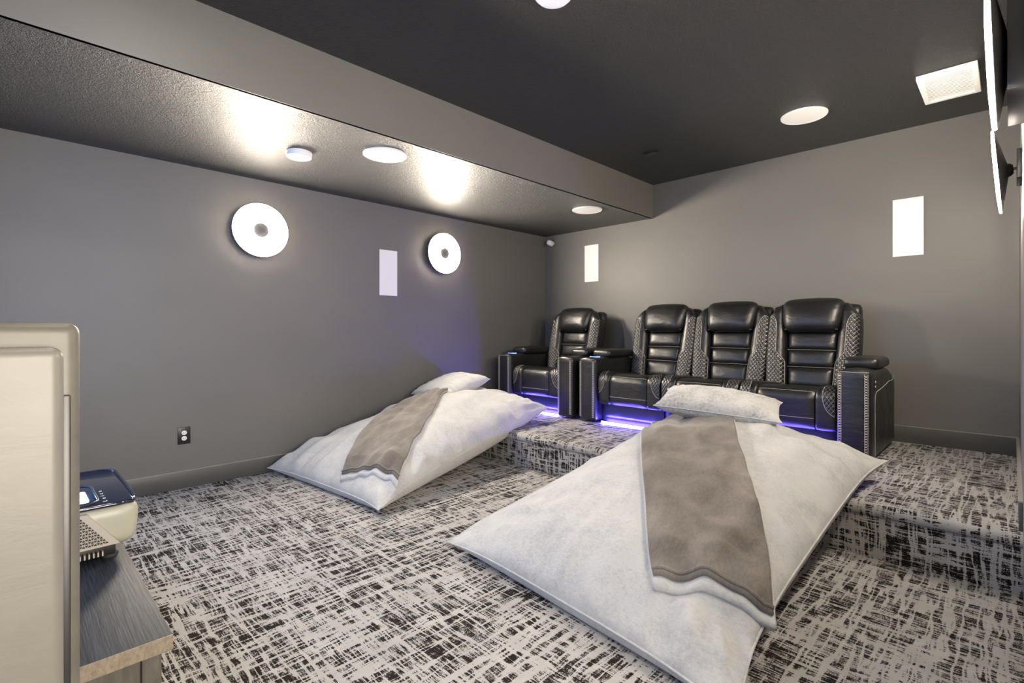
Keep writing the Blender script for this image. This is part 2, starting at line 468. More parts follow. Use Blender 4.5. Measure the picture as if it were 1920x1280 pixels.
disc_lamp('disc lamp on right wall seen edge-on, the lower one nearer the back wall', (XR, 3.55, 1.95), -1, .075, 'discR')

# ------------------------------------------------------------------ wall / ceiling fittings
def wall_speaker(label, x0, x1, y0, y1, z0, z1, axis):
    t = thing('wall_speaker', label, 'speaker', ((x0 + x1) / 2, (y0 + y1) / 2, (z0 + z1) / 2))
    hx, hy, hz = (x1 - x0) / 2, (y1 - y0) / 2, (z1 - z0) / 2
    box('frame', -hx, hx, -hy, hy, -hz, hz, M['white'], t, bev=.0015)
    e = .006
    if axis == 'X': box('grille', hx - .001, hx + .002, -hy + e, hy - e, -hz + e, hz - e, M['grille'], t)
    else: box('grille', -hx + e, hx - e, -hy - .002, -hy + .001, -hz + e, hz - e, M['grille'], t)
wall_speaker('white rectangular in-wall speaker on left wall between the two disc lamps', XL, XL + .009, 2.504, 2.697, 1.479, 1.915, 'X')
wall_speaker('narrow white in-wall speaker on back wall above the single recliner', -3.64, -3.44, YB - .009, YB, 1.72, 2.156, 'Y')
wall_speaker('white in-wall speaker on back wall to the right of the sofa', -.669, -.48, YB - .009, YB, 1.716, 2.159, 'Y')
def round_speaker(label, x, y, z, r):
    t = thing('ceiling_speaker', label, 'speaker', (x, y, z))
    lathe('rim', [(r, 0), (r, -.007), (r - .004, -.010), (r - .008, -.008), (r - .008, 0)], M['white'], t, 64)
    lathe('grille', [(0, -.009), (r - .007, -.008), (r - .007, 0)], M['grille'], t, 64)
round_speaker('round white ceiling speaker on soffit beside the smoke detector', -3.046, 1.832, ZS, .147)
round_speaker('round white ceiling speaker at the far end of the soffit', -3.008, 4.086, ZS, .147)
round_speaker('round white ceiling speaker in main ceiling beside the square register', -1.075, 4.08, ZC, .150)
t = thing('smoke_detector', 'small round white smoke detector under the soffit', 'smoke detector', (-3.42, 1.40, ZS))
lathe('base', [(0, 0), (.082, 0), (.082, -.012), (0, -.012)], M['white'], t, 48)
lathe('cover', [(.076, -.010), (.080, -.016), (.078, -.034), (.066, -.040), (.046, -.041), (.044, -.037), (.036, -.037), (.034, -.043), (0, -.044)], M['white'], t, 64)
lathe('sensor_ring', [(.020, -.0435), (.022, -.046), (.014, -.047), (0, -.047)], M['grille'], t, 32)
t = thing('ceiling_dome', 'white round dome fitting on the main ceiling cut by the top edge', 'ceiling fitting', (-1.505, 1.785, ZC))
lathe('base', [(0, 0), (.088, 0), (.088, -.014), (0, -.014)], M['white'], t, 48)
lathe('dome', [(.080, -.012), (.082, -.018), (.074, -.028), (.050, -.034), (.02, -.037), (0, -.038)], M['white'], t, 48, auto=70)
t = thing('ceiling_register', 'rectangular white louvred air register on the main ceiling near the right wall', 'vent', (-.285, 4.18, ZC))
bm = bmesh.new()
for (a, b_, c, d) in ((-.14, .14, -.235, -.205), (-.14, .14, .205, .235), (-.14, -.112, -.205, .205), (.112, .14, -.205, .205)):
    bbox(bm, a, b_, c, d, -.026, 0, .002, 1)
mkbm('frame', bm, M['white'], t, smooth=True, auto=40)
box('damper', -.112, .112, -.205, .205, -.004, 0, M['grey'], t)
me0 = None
for k in range(18):
    y = -.193 + k * .0227
    if me0 is None:
        bm = bmesh.new(); bbox(bm, -.112, .112, -.0105, .0105, -.0015, .0015)
        s = mkbm('louvre', bm, M['white'], t); me0 = s.data
    else:
        s = link('louvre', me0, None, t)
    s.location = (0, y, -.020); s.rotation_euler = (math.radians(12), 0, 0)
t = thing('ceiling_sensor', 'tiny dark rectangular sensor on the black ceiling near the soffit corner', 'sensor', (-2.25, 3.99, ZC), (0, 0, .1))
box('housing', -.065, .065, -.028, .028, -.014, 0, M['black'], t, bev=.004)
box('lens_window', -.035, .040, -.012, .012, -.016, -.013, M['darkmetal'], t, bev=.001)
t = thing('security_camera', 'tiny white security camera high in the back left corner', 'camera', (-4.135, YB, 2.248))
lathe('mount', [(0, 0), (.020, 0), (.020, -.006), (.008, -.010), (.008, -.03), (0, -.03)], M['white'], t, 24).rotation_euler = (-PI / 2, 0, 0)
for o in t.children: o.rotation_euler = (-PI / 2, 0, 0) if False else (PI / 2 * -1, 0, 0)
b_ = lathe('body', [(0, -.045), (.026, -.045), (.033, -.035), (.034, .01), (.028, .032), (.012, .040), (0, .040)], M['white'], t, 32, auto=60)
b_.location = (0, -.065, -.002); b_.rotation_euler = (math.radians(72), 0, math.radians(-12))
f_ = lathe('lens_face', [(0, 0), (.020, 0), (.020, -.004), (0, -.005)], M['black'], t, 24)
f_.rotation_euler = b_.rotation_euler
f_.location = Vector(b_.location) + Euler(b_.rotation_euler).to_matrix() @ Vector((-.004, 0, -.045))
for o in t.children:
    if o.name.startswith('mount'): o.rotation_euler = (-PI / 2, 0, 0); o.scale = (1, 1, -1) if False else (1, 1, 1)
t = thing('wall_outlet', 'black duplex outlet plate with white sockets low on left wall', 'outlet', (XL, .915, .381))
box('cover_plate', 0, .006, -.040, .040, -.062, .062, M['black'], t, bev=.002)
for z in (.020, -.020):
    o = lathe('socket', [(0, .0), (.0165, .0), (.0165, .0085), (.0150, .0095), (0, .0095)], M['white'], t, 32, 'X'); o.location = (0, 0, z)
    bm = bmesh.new()
    for y in (-.006, .006): bbox(bm, .0093, .0100, y - .001, y + .001, -.004, .004)
    mkbm('slots', bm, M['black'], o)
lathe('screw', [(0, .0055), (.003, .0055), (.003, .0068), (0, .0072)], M['grey'], t, 12, 'X').location = (0, 0, .050)
# right wall: dark board behind the near lamp, lamp box behind the far one
tag(box('trim_board', -.012, XR, 1.9, 2.25, 1.79, ZC, M['dim_post'], bev=.002), 'dark vertical board on right wall behind the near disc lamp', 'trim board')
tag(box('mounting_box', .012, XR, 3.44, 3.66, 1.88, 2.02, M['base'], bev=.003), 'small blue-grey box on right wall that carries the far disc lamp', 'mounting box')

# ------------------------------------------------------------------ recliners
def prof_seat(s, zt=.47, zb=.205, yf=.0, rr=.085, yb=.66):
    """point and outward normal on the seat's front-top profile, s in metres"""
    a = zt - rr - zb
    if s < a: return (yf, zb + s), (-1, 0)
    s -= a; arc = rr * PI / 2
    if s < arc:
        th = s / rr
        return (yf + rr - rr * math.cos(th), zt - rr + rr * math.sin(th)), (-math.cos(th), math.sin(th))
    s -= arc
    return (yf + rr + s, zt - .05 * (s / .6) ** 1.2), (0, 1)
SEATLEN = (.47 - .085 - .205) + .085 * PI / 2 + .57
def quilt_h(a, b, amp=.006):
    fa = a - math.floor(a); fb = b - math.floor(b)
    return amp * (math.sin(PI * fa) * math.sin(PI * fb)) ** .55
def patch(name, F, N, inside, na, nb, size, pitch, parent, off=.003):
    """quilted patch: F surface point, N normal, inside(a,b) mask, size=(metres across, metres along)"""
    vs, fs, uv, keep = [], [], [], []
    for i in range(na + 1):
        for j in range(nb + 1):
            a, b = i / na, j / nb
            X, Y = a * size[0], b * size[1]
            p, q = (X + Y * .75) / pitch, (X - Y * .75) / pitch + 50
            ins = inside(a, b)
            h = (off + quilt_h(p, q)) * min(1, max(0, ins) * 14)
            vs.append(Vector(F(a, b)) + Vector(N(a, b)) * (h if ins > 0 else -.004)); uv.append((p, q)); keep.append(ins > -.03)
    for i in range(na):
        for j in range(nb):
            q = (i * (nb + 1) + j, (i + 1) * (nb + 1) + j, (i + 1) * (nb + 1) + j + 1, i * (nb + 1) + j + 1)
            if all(keep[k] for k in q): fs.append(q)
    return mk(name, vs, fs, M['quilt'], parent, smooth=True, uvs=uv)
def seat_unit(root, cx, w, zoff=0):
    """one seat: footrest panel, cushion, side bolsters, quilted patches, backrest, headrest, led strip"""
    hw = w / 2
    # footrest / front panel under the cushion, gently curved
    def Ff(a, b):
        x = cx - hw + .006 + a * (w - .012); z = .042 + b * .198
        dome = (1 - abs(2 * a - 1) ** 6) ** .5 * (1 - abs(2 * b - 1) ** 5) ** .5
        return (x, .090 - .030 * dome - .015 * b, z + .012 * (abs(2 * a - 1) ** 2) * b)
    shell('footrest_panel', Ff, (0, .35, 0), 20, 10, M['leather'], root)
    # seat base
    ci = .185
    # centre cushion
    def Fc(a, b):
        s = b * SEATLEN; (y, z), (ny, nz) = prof_seat(s)
        e = 1 - abs(2 * a - 1) ** 8
        eb = min(1, s / .03)
        d = .012 * e ** .5 * (eb ** .5) - .014
        sag = -.010 * math.exp(-((s - .30) / .02) ** 2)
        return (cx - ci + a * 2 * ci, y + ny * (d + sag * .3) - .006 * e, z + nz * (d + sag * .3))
    shell('seat_cushion', Fc, (0, .02, -.02), 18, 46, M['leather'], root)
    for sg in (-1, 1):
        def Fb(a, b, sg=sg):
            s = b * SEATLEN; (y, z), (ny, nz) = prof_seat(s, zt=.478)
            xx = ci + .004 + a * (hw - ci - .008)
            e = (1 - abs(2 * a - 1) ** 3.2)
            d = .020 * max(0, e) ** .5 - .016
            return (cx + sg * xx, y + ny * d + .010 * a, z + nz * d)
        def Nb(a, b):
            s = b * SEATLEN; (y, z), (ny, nz) = prof_seat(s); return (0, ny, nz)
        shell('seat_bolster', Fb, (0, .02, -.02), 14, 46, M['leather'], root)
        # D shaped patch against the outer edge
        def ins(a, b, Fb=Fb):
            s = b * SEATLEN
            return 1 - ((1.02 - a) / .66) ** 2 - ((s - .235) / .155) ** 2 if a < .97 else -1
        pt = patch('quilted_patch', Fb, Nb, ins, 34, 150, (hw - ci, SEATLEN), .026, root)
        bm = bmesh.new(); pts = []
        for k in range(25):
            th = PI / 2 + PI * k / 24
            a = 1.02 + .66 * math.cos(th); s = .235 + .155 * math.sin(th)
            if a > .96: continue
            p = Vector(Fb(a, s / SEATLEN)) + Vector(Nb(a, s / SEATLEN)) * .003; pts.append(p)
        tube_bm(bm, pts, .0013, 4); mkbm('piping_thread', bm, M['thread'], root)
    # seam threads on the cushion
    bm = bmesh.new()
    for sv in (.055, .245):
        bm = bmesh.new()
        dashes(bm, [Vector(Fc(a / 20, sv / SEATLEN)) + Vector((0, -.0015, .001)) for a in range(21)], .009, .003, .0012)
        mkbm('seat_stitching', bm, M['thread'], root)
    # cushion body under the skins
    box('seat_base', cx - hw + .01, cx + hw - .01, .06, .66, .19, .42, M['leather'], root, bev=.02)
    # backrest: plane leaning back.  b=0 bottom, b=1 top
    B0 = Vector((0, .640, .40)); B1 = Vector((0, .800, 1.075)); up = (B1 - B0); LB = up.length; up.normalize()
    nrm = Vector((0, -up.z, up.y))
    def P(x, s, d): return Vector((cx + x, 0, 0)) + B0 + up * s + nrm * d
    cw = lambda t: .158 + .035 * t            # half width of the centre column
    ow = lambda t: hw - .008 if w < 0 else (hw - .004 + .018 * math.sin(PI * min(1, t) * .9) - .05 * max(0, t - .86) / .14)
    # three channels
    marks = [0.0, .165, .305, .455]
    for q in range(3):
        s0, s1 = marks[q], marks[q + 1]
        def Fq(a, b, s0=s0, s1=s1):
            s = s0 + .002 + b * (s1 - s0 - .004); t = s / LB; x = -cw(t) + a * 2 * cw(t)
            e = (1 - abs(2 * a - 1) ** 4) ** .5 * (1 - abs(2 * b - 1) ** 3.5) ** .5
            return P(x, s, .030 + .034 * e)
        shell('back_channel', Fq, tuple(-nrm * .05), 16, 12, M['leather'], root)
    bm = bmesh.new()
    for q in (1, 2):
        bm = bmesh.new()
        s = marks[q]; t = s / LB
        dashes(bm, [P(-cw(t) + 2 * cw(t) * k / 12, s, .044 + .003 * math.sin(PI * k / 12)) for k in range(13)], .009, .003, .0013)
        mkbm('back_stitching', bm, M['thread'], root)
    # headrest pillow
    def wh(o):
        x, y, z = o
        k = 1 + .10 * (z / .135)                      # wider at the top
        sag = .008 * math.cos(x * 30) * (1 if z < 0 else .3)
        q = P(x * k, .585 + z - .010 * (x / .2) ** 2, .075 + (-y))
        q += Vector((0, .03 * max(0, z) / .13, 0))
        return q
    hd = pbox('headrest', (.205, .068, .135), .060, M['leather'], root, wh, 12, (.008, .018, .006))
    bm = bmesh.new()
    dashes(bm, [P(-.19 + .38 * k / 16, .462 - .004 * math.sin(PI * k / 16), .100) for k in range(17)], .009, .003, .0013)
    mkbm('headrest_stitching', bm, M['thread'], root)
    # side wings
    for sg in (-1, 1):
        def Fw(a, b, sg=sg):
            s = b * (LB - .005); t = s / LB
            x0 = cw(t) + .003; x1 = ow(t)
            x = x0 + a * (x1 - x0)
            e = max(0, 1 - abs(2 * a - 1) ** 3) ** .5
            top = max(0, 1 - max(0, (t - .84) / .16) ** 2) ** .5
            drop = .045 * (max(0, a - .35) / .65) ** 2 * max(0, (t - .75) / .25)
            return P(sg * x, s - drop, (.034 + .062 * e + .020 * a * (1 - a) * 2) * (.25 + .75 * top))
        def Nw(a, b): return tuple(nrm)
        shell('back_wing', Fw, tuple(-nrm * .06), 18, 40, M['leather'], root)
        def bound(b):     # inner limit of the quilted area across the wing
            if b < .28: return .04
            f = min(1, (b - .28) / .14); f = f * f * (3 - 2 * f)
            r = .04 + .38 * f
            if b > .70: r += (1 - math.sqrt(max(0, 1 - ((b - .70) / .17) ** 2))) * .56 if b < .87 else 1
            return r
        def ins2(a, b):
            if b > .87 or a > .965: return -1
            return (a - bound(b)) * 1.0
        patch('quilted_patch', Fw, Nw, ins2, 44, 190, (hw - .175, LB), .027, root)
        bm = bmesh.new(); pts = [Vector(Fw(min(.96, bound(k / 60 * .87)), k / 60 * .87)) + nrm * .004 for k in range(61)]
        tube_bm(bm, pts, .0015, 4); mkbm('piping_thread', bm, M['thread'], root)
    # outside back slab
    def wb(o):
        x, y, z = o; return P(x, LB / 2 + z, y)
    pbox('back_shell', (hw - .002, .055, LB / 2 + .004), .045, M['leather'], root, wb, 8, (0, 0, 0), (0, -.055 + .015, 0))
    # led strip under the front edge
    box('led_strip', cx - hw + .03, cx + hw - .03, .028, .038, .010, .020, M['led'], root)
    bm = bmesh.new(); n = int((w - .08) / .022)
    for k in range(n): 
        x = cx - hw + .045 + k * .022; bbox(bm, x - .004, x + .004, .024, .028, .011, .019)
    mkbm('led_chip', bm, M['leddot'], root, kind='stuff')
    box('led_carrier', cx - hw + .01, cx + hw - .01, .085, .30, .006, .050, M['black'], root)
def arm(root, x0, x1, outer, cup=True, side_detail=True):
    """armrest between x0 and x1; outer = -1/+1 outside direction"""
    aw = x1 - x0; cx = (x0 + x1) / 2; D = .90; H = .585
    def F(a, b):
        # front panel, lightly domed
        x = x0 + .012 + a * (aw - .024); z = .022 + b * (H - .035)
        return (x, -.020 - .012 * (1 - (2 * a - 1) ** 2), z)
    def wa(o):
        x, y, z = o
        y += .012 * (1 - ((x - cx) / (aw / 2)) ** 2) * (-1 if y < .2 else 0)
        z += .018 * (1 - ((x - cx) / (aw / 2)) ** 2) * (1 if z > .3 else 0) - (.10 * max(0, (y - .55) / .35) ** 1.5 if z > .4 else 0)
        return Vector((x, y, z))
    pbox('arm_body', (aw / 2, D / 2 + .01, H / 2 - .005), .026, M['leather'], root, wa, 12, (.004, 0, 0), (cx, D / 2 - .01, H / 2 + .015))
    # pad on top
    def wp(o):
        x, y, z = o; z -= .05 * max(0, (y - .56) / .34) ** 1.5; return Vector((x, y, z))
    pbox('arm_pad', (aw / 2 + .006, .225, .037), .030, M['leather'], root, wp, 9, (0, .004, .008), (cx, .425, H + .055))
    if cup:
        o = lathe('cup_holder', [(.034, .012), (.036, .016), (.043, .016), (.045, .004), (.034, -.03), (0, -.03)], M['black'], root, 40)
        o.location = (cx, .105, H + .016)
        o2 = lathe('cup_glow_ring', [(.043, .012), (.046, .014), (.049, .012), (.049, .004), (.043, .004)], M['cup'], o, 40)
    # front trims: two chain-stitched bands
    for sx in (x0 + .022, x1 - .022):
        bm = bmesh.new()
        yf = -.024
        for dx in (-.009, .009):
            dashes(bm, [(sx + dx, yf - (.006 if abs(sx + dx - cx) < aw / 2 - .02 else .0035), .05), (sx + dx, yf - (.006 if abs(sx + dx - cx) < aw / 2 - .02 else .0035), H - .005)], .006, .0045, .0016)
        z = .055
        while z < H - .015:
            tube_bm(bm, [(sx - .0055, yf - .006, z - .004), (sx + .0055, yf - .006, z + .004)], .0013, 4)
            tube_bm(bm, [(sx + .0055, yf - .006, z - .004), (sx - .0055, yf - .006, z + .004)], .0013, 4)
            z += .0165
        mkbm('chain_stitching', bm, M['thread'], root)
    bm = bmesh.new()
    dashes(bm, [(x0 + .01 + (aw - .02) * k / 8, -.020 - .010 * math.sin(PI * k / 8), H + .008) for k in range(9)], .008, .003, .0012)
    mkbm('top_stitching', bm, M['thread'], root)
    if side_detail:
        xs = (x1 + .0035) if outer > 0 else (x0 - .0035)
        bm = bmesh.new()
        pts = [(xs, .10, .03), (xs, .10, .40)]
        for k in range(9):
            a = PI - (PI / 2) * k / 8
            pts.append((xs, .16 + .06 * math.cos(a), .40 + .06 * math.sin(a)))
        pts += [(xs, .40, .475), (xs, .62, .50)]
        for k in range(7):
            a = -PI / 2 + (PI / 2) * k / 6
            pts.append((xs, .70 + .09 * math.cos(a), .545 + .05 * math.sin(a) - .002 * k))
        dashes(bm, pts, .009, .003, .0014)
        mkbm('side_stitching', bm, M['thread'], root)
        bm = bmesh.new(); bbox(bm, min(xs, xs - outer * .004), max(xs, xs - outer * .004), .085, .135, .475, .545, .002, 1)
        p = mkbm('control_panel', bm, M['black'], root, smooth=True, auto=40)
        for z in (.525, .495):
            b2 = lathe('button', [(0, 0), (.009, 0), (.008, .003), (0, .0035)], M['grey'], p, 16, 'X')
            b2.location = (xs if outer > 0 else xs - .0035, .11, z)
YS = 3.885
sofa = thing('reclining_sofa', 'black leather three-seat reclining theatre sofa with quilted sides and blue underglow', 'sofa', (-1.79, YS, STEP_H))
W = 2.30; AW = .19; sw = (W - 2 * AW) / 3
for k in (-1, 0, 1): seat_unit(sofa, k * sw, sw)
arm(sofa, -W / 2, -W / 2 + AW, -1); arm(sofa, W / 2 - AW, W / 2, 1, cup=False)
rec = thing('recliner', 'single black leather recliner in the left corner beside the sofa', 'recliner', (-3.54, YS, STEP_H))
seat_unit(rec, 0, .66)
arm(rec, -.52, -.33, -1); arm(rec, .33, .52, 1, cup=False)

# ------------------------------------------------------------------ floor pillows
def ground(y):
    if y < STEP_Y - .03: return 0.0
    if y > STEP_Y + .06: return STEP_H
    f = (y - STEP_Y + .03) / .09; return STEP_H * f * f * (3 - 2 * f)
def interp(tab, x):
    for (a, u), (b, v) in zip(tab, tab[1:]):
        if x <= b: 
            f = max(0, (x - a) / (b - a)); return u + (v - u) * f
    return tab[-1][1]
def smooth_interp(tab, x):
    h = .06
    return (interp(tab, x - h) + 2 * interp(tab, x) + interp(tab, x + h)) / 4
class Pillow:
    """corners in plan (front-left, front-right, back-left, back-right) and a seam height table along v"""
    def __init__(s, FL, FR, BL, BR, seam, A, seed, hb=.20, crown=None, on_ground=True, el=(2.4, .62), er=(2.4, .62), lift=0, pinch=(.085, .055)):
        s.el = el; s.er = er; s.lift = lift; s.pinch = pinch; s.wr = 1 if on_ground else .35; s.ev = .50 if on_ground else .42
        s.c = [Vector(p) for p in (FL, FR, BL, BR)]; s.seam = seam; s.A = A; s.seed = seed; s.hb = hb; s.og = on_ground
        s.crown = crown
    def plan(s, u, v):
        # pinch the edges inwards between the corners
        a = (u + 1) / 2; b = (v + 1) / 2
        a2 = .5 + (a - .5) * (1 - s.pinch[0] * (1 - v ** 4)); b2 = .5 + (b - .5) * (1 - s.pinch[1] * (1 - u ** 4))
        FL, FR, BL, BR = s.c
        return (FL * (1 - a2) + FR * a2) * (1 - b2) + (BL * (1 - a2) + BR * a2) * b2
    def top(s, u, v, off=0):
        p = s.plan(u, v)
        sz = smooth_interp(s.seam, v) + p.z
        U, V = abs(u), abs(v)
        ex = s.el if u < 0 else s.er
        sz += s.lift * max(0, -u) * (1 - v * v)
        e = (max(0, 1 - U ** ex[0])) ** ex[1] * (max(0, 1 - V ** 2.6)) ** s.ev
        A = s.A * (smooth_interp(s.crown, v) if s.crown else 1)
        h = A * e
        n = noise.noise(Vector((p.x * 2.2, p.y * 2.0, s.seed))) * .060 * e
        # pulls radiating from the seams
        k = (1 - e)
        n += noise.noise(Vector((v * 9 + s.seed, u * 1.2, 3.1))) * .045 * min(1, 4 * e) * U ** 2
        n += noise.noise(Vector((u * 8 + s.seed, v * 1.2, 8.1))) * .045 * min(1, 4 * e) * V ** 2
        ang = math.atan2(1 - U, 1 - V + 1e-6)
        n += math.sin(ang * 11 + s.seed) * .010 * min(1, 3 * e) * (U * V) ** 1.5
        n += noise.noise(Vector((p.x * 7, p.y * 7, s.seed + 5))) * .012 * min(1, 3 * e)
        n += .016 * (abs(noise.noise(Vector((p.x * 3.5 + p.y * 1.5, p.y * 2.0 - p.x, s.seed + 9)))) - .2) * min(1, 3 * e)
        n *= s.wr
        z = sz + h + n
        if s.og: z = max(z, ground(p.y) + .02)
        return Vector((p.x, p.y, z + off))
    def bot(s, u, v):
        p = s.plan(u, v); sz = smooth_interp(s.seam, v) + p.z + s.lift * max(0, -u) * (1 - v * v)
        U, V = abs(u), abs(v)
        e = (max(0, 1 - U ** 3.2)) ** .5 * (max(0, 1 - V ** 3.2)) ** .5
        z = sz - s.hb * e
        if s.og: z = max(z, ground(p.y) + .004 + .001 * e)
        return Vector((p.x, p.y, min(z, s.top(u, v).z - .0005)))
    def build(s, name, mat, parent, n=90, m=120):
        def warp(t): x = 2 * t - 1; return math.sin(x * PI / 2) * .55 + x * .45
        vs = []; fs = []; idx = {}
        for i in range(n + 1):
            for j in range(m + 1):
                u, v = warp(i / n), warp(j / m)
                idx[(i, j, 0)] = len(vs); vs.append(s.top(u, v))
                if 0 < i < n and 0 < j < m: idx[(i, j, 1)] = len(vs); vs.append(s.bot(u, v))
                else: idx[(i, j, 1)] = idx[(i, j, 0)]
        for i in range(n):
            for j in range(m):
                fs.append(tuple(idx[k] for k in ((i, j, 0), (i + 1, j, 0), (i + 1, j + 1, 0), (i, j + 1, 0))))
                fs.append(tuple(idx[k] for k in ((i, j + 1, 1), (i + 1, j + 1, 1), (i + 1, j, 1), (i, j, 1))))
        return mk(name, vs, fs, mat, parent, smooth=True)
    def seamline(s, name, r, mat, parent, n=60):
        def warp(t): return 2 * t - 1
        pts = [s.top(warp(i / n), -1) for i in range(n)] + [s.top(1, warp(i / n)) for i in range(n)] + \
              [s.top(-warp(i / n), 1) for i in range(n)] + [s.top(-1, -warp(i / n)) for i in range(n)]
        return tube(name, pts, r, mat, parent, 8, True)
SEAM1 = [(-1, .045), (-.8, .10), (-.45, .17), (0, .24), (.4, .31), (.75, .38), (1, .42)]
SEAM2 = [(-1, .05), (-.8, .13), (-.45, .19), (0, .26), (.4, .32), (.75, .38), (1, .41)]
CROWN = [(-1, .85), (-.5, .88), (0, .95), (.5, 1.12), (1, 1.12)]
CROWN1 = [(-1, .95), (-.5, .95), (0, 1), (.5, 1.05), (1, 1.0)]
P1 = Pillow((-4.21, 1.47, 0), (-2.74, 1.60, 0), (-4.19, 3.62, 0), (-3.11, 3.62, 0), SEAM1, .25, 1.3, crown=CROWN1, el=(3, .5), lift=.05)
P2 = Pillow((-2.06, 1.60, 0), (-.55, 1.44, 0), (-2.03, 3.62, 0), (-.50, 3.50, 0), SEAM2, .26, 6.7, crown=CROWN, el=(1.7, 1.0))
for P, lab in ((P1, 'giant silver-white fur floor pillow beside the left wall, sloping off the platform'), (P2, 'giant silver-white fur floor pillow in the foreground, leaning on the step before the sofa')):
    t = thing('floor_pillow', lab, 'floor pillow')
    P.build('pillow_body', M['fur'], t); P.seamline('seam_piping', .0045, M['fur2'], t)
def poly_at(pl, b):
    """point on a (u,v) polyline, b in 0..1 by length, slightly smoothed"""
    pl = [Vector(p) for p in pl]; cum = [0]
    for p, q in zip(pl, pl[1:]): cum.append(cum[-1] + (q - p).length)
    def at(t):
        t = t * cum[-1]
        if t <= 0: return pl[0] + (pl[1] - pl[0]).normalized() * t
        for i in range(len(pl) - 1):
            if t <= cum[i + 1]: return pl[i].lerp(pl[i + 1], (t - cum[i]) / max(1e-9, cum[i + 1] - cum[i]))
        return pl[-1] + (pl[-1] - pl[-2]).normalized() * (t - cum[-1])
    return (at(b - .03) + at(b) * 2 + at(b + .03)) / 4
def blanket(P, q, label, seed):
    t = thing('throw_blanket', label, 'blanket')
    def folds(a, b):
        n = noise.noise(Vector((a * 5 + seed, b * 1.3, 2))) * .016 + noise.noise(Vector((a * 9 + b * 1.5 + seed, b * 1.6, 6))) * .010 * (1 - .7 * b)
        n *= min(1, .08 + b * 2.5)
        n += .007 * math.exp(-((b - .075 - -.006 * math.sin(a * 5)) / .012) ** 2)
        n += .012 * math.exp(-((b - .94 + .10 * a) / .02) ** 2) * (1 - a)
        return n
    def pt(a, b, off, ext=0):
        a2 = -ext + a * (1 + 2 * ext); b2 = -ext * 1.2 + b * (1 + 1.2 * ext)
        uv = poly_at(q[0], b2).lerp(poly_at(q[1], b2), a2)
        uv.x += .006 * math.sin(b * 17 + seed)
        uv.y += .02 * math.sin(a * PI) * (b - .5) * -2 * .6
        u, v = uv.x, uv.y
        uc = max(-.985, min(.985, u)); vc = max(-.985, min(.985, v))
        p = P.top(uc, vc)
        du = u - uc
        if abs(du) > 0: 
            p = p + Vector((du * .6, 0, -abs(du) * .35))
        if v < -.985: p += Vector((0, (v + .985) * .6, v + .985))
        return p + Vector((0, 0, off + folds(a, b)))
    for nm, mat, off, ext, th in (('fur_backing', M['fur2'], .016, .014, .018), ('velvet_face', M['velvet'], .030, 0, .012)):
        vs, fs = grid(lambda a, b: pt(a, b, off, ext), 48, 90)
        o = mk(nm, vs, fs, mat, t, smooth=True)
        so = o.modifiers.new('thickness', 'SOLIDIFY'); so.thickness = th; so.offset = -1
    # turned hem ridge across the near end
    tube('hem_fold', [pt(k / 24, .012, .030) for k in range(25)], .008, M['velvet'], t, 8)
    return t
BL1 = ([(.258, -.97), (.154, -.876), (.013, -.733), (-.186, -.495), (-.364, -.211), (-.566, .136), (-.80, .60)],
       [(.955, -.80), (.875, -.713), (.77, -.60), (.607, -.40), (.26, -.093), (-.05, .15), (-.40, .56)])
BL2 = ([(.51, -.86), (.43, -.79), (.31, -.67), (.02, -.36), (-.36, .04), (-.72, .50), (-.96, .96)],
       [(1.05, -.64), (.953, -.49), (.82, -.32), (.61, -.07), (.38, .18), (.10, .60), (-.16, .90)])
blanket(P1, BL1, 'taupe velvet throw with pale fur edge down the pillow by the left wall', 2.0)
blanket(P2, BL2, 'taupe velvet throw with pale fur edge across the foreground floor pillow', 5.0)
C1 = Pillow((-.29, -.27, 0), (.29, -.27, 0), (-.29, .27, 0), (.29, .27, 0), [(-1, 0), (1, 0)], .095, 3.3, hb=.085, on_ground=False, pinch=(.07, .07), el=(2.6, .42), er=(2.6, .42))
t = thing('cushion', 'small white fur cushion on top of the pillow by the left wall', 'cushion', (-3.90, 3.07, .597), (math.radians(16), 0, math.radians(0)))
C1.build('cushion_body', M['fur2'], t, 44, 40); C1.seamline('seam_piping', .003, M['fur2'], t)
C2 = Pillow((-.36, -.22, 0), (.36, -.22, 0), (-.36, .22, 0), (.36, .22, 0), [(-1, 0), (1, 0)], .088, 8.3, hb=.09, on_ground=False, pinch=(.06, .06), el=(2.4, .5), er=(2.4, .5))
t = thing('cushion', 'small mottled grey fur cushion on the throw of the foreground pillow', 'cushion', (-1.33, 3.20, .675), (math.radians(8), math.radians(4), math.radians(17)))
C2.build('cushion_body', M['fur_mottled'], t, 44, 30); C2.seamline('seam_piping', .003, M['fur2'], t)

# ------------------------------------------------------------------ media stand, projector, tower
t = thing('media_stand', 'low dark oak media stand with worn edge, bottom left, under the projector', 'stand', (-2.1, 0, 0))
box('top_board', -.84, .84, -.19, .25, .468, .50, M['stand_top'], t, bev=.002)
box('edge_banding', .8395, .8425, -.19, .25, .4685, .4995, M['stand_edge'], t)
for x in (-.80, .78): box('side_panel', x, x + .025, -.17, .20, 0, .468, M['stand_body'], t, bev=.001)
box('corner_post', .770, .815, .20, .235, 0, .468, M['stand_body'], t, bev=.003)
box('bottom_shelf', -.775, .78, -.17, .20, .08, .10, M['stand_body'], t)
box('middle_shelf', -.775, .78, -.17, .19, .27, .288, M['stand_body'], t)
for k in range(3):
    x = -.77 + k * .52
    d = box('cabinet_door', x, x + .505, .200, .218, .10, .462, M['stand_body'], t, bev=.002)
    box('handle', x + .23, x + .275, .218, .228, .40, .408, M['black'], d)

t = thing('projector', 'cream ultra-short-throw projector with navy glass top and glowing lens', 'projector', (-2.0, .09, .50))
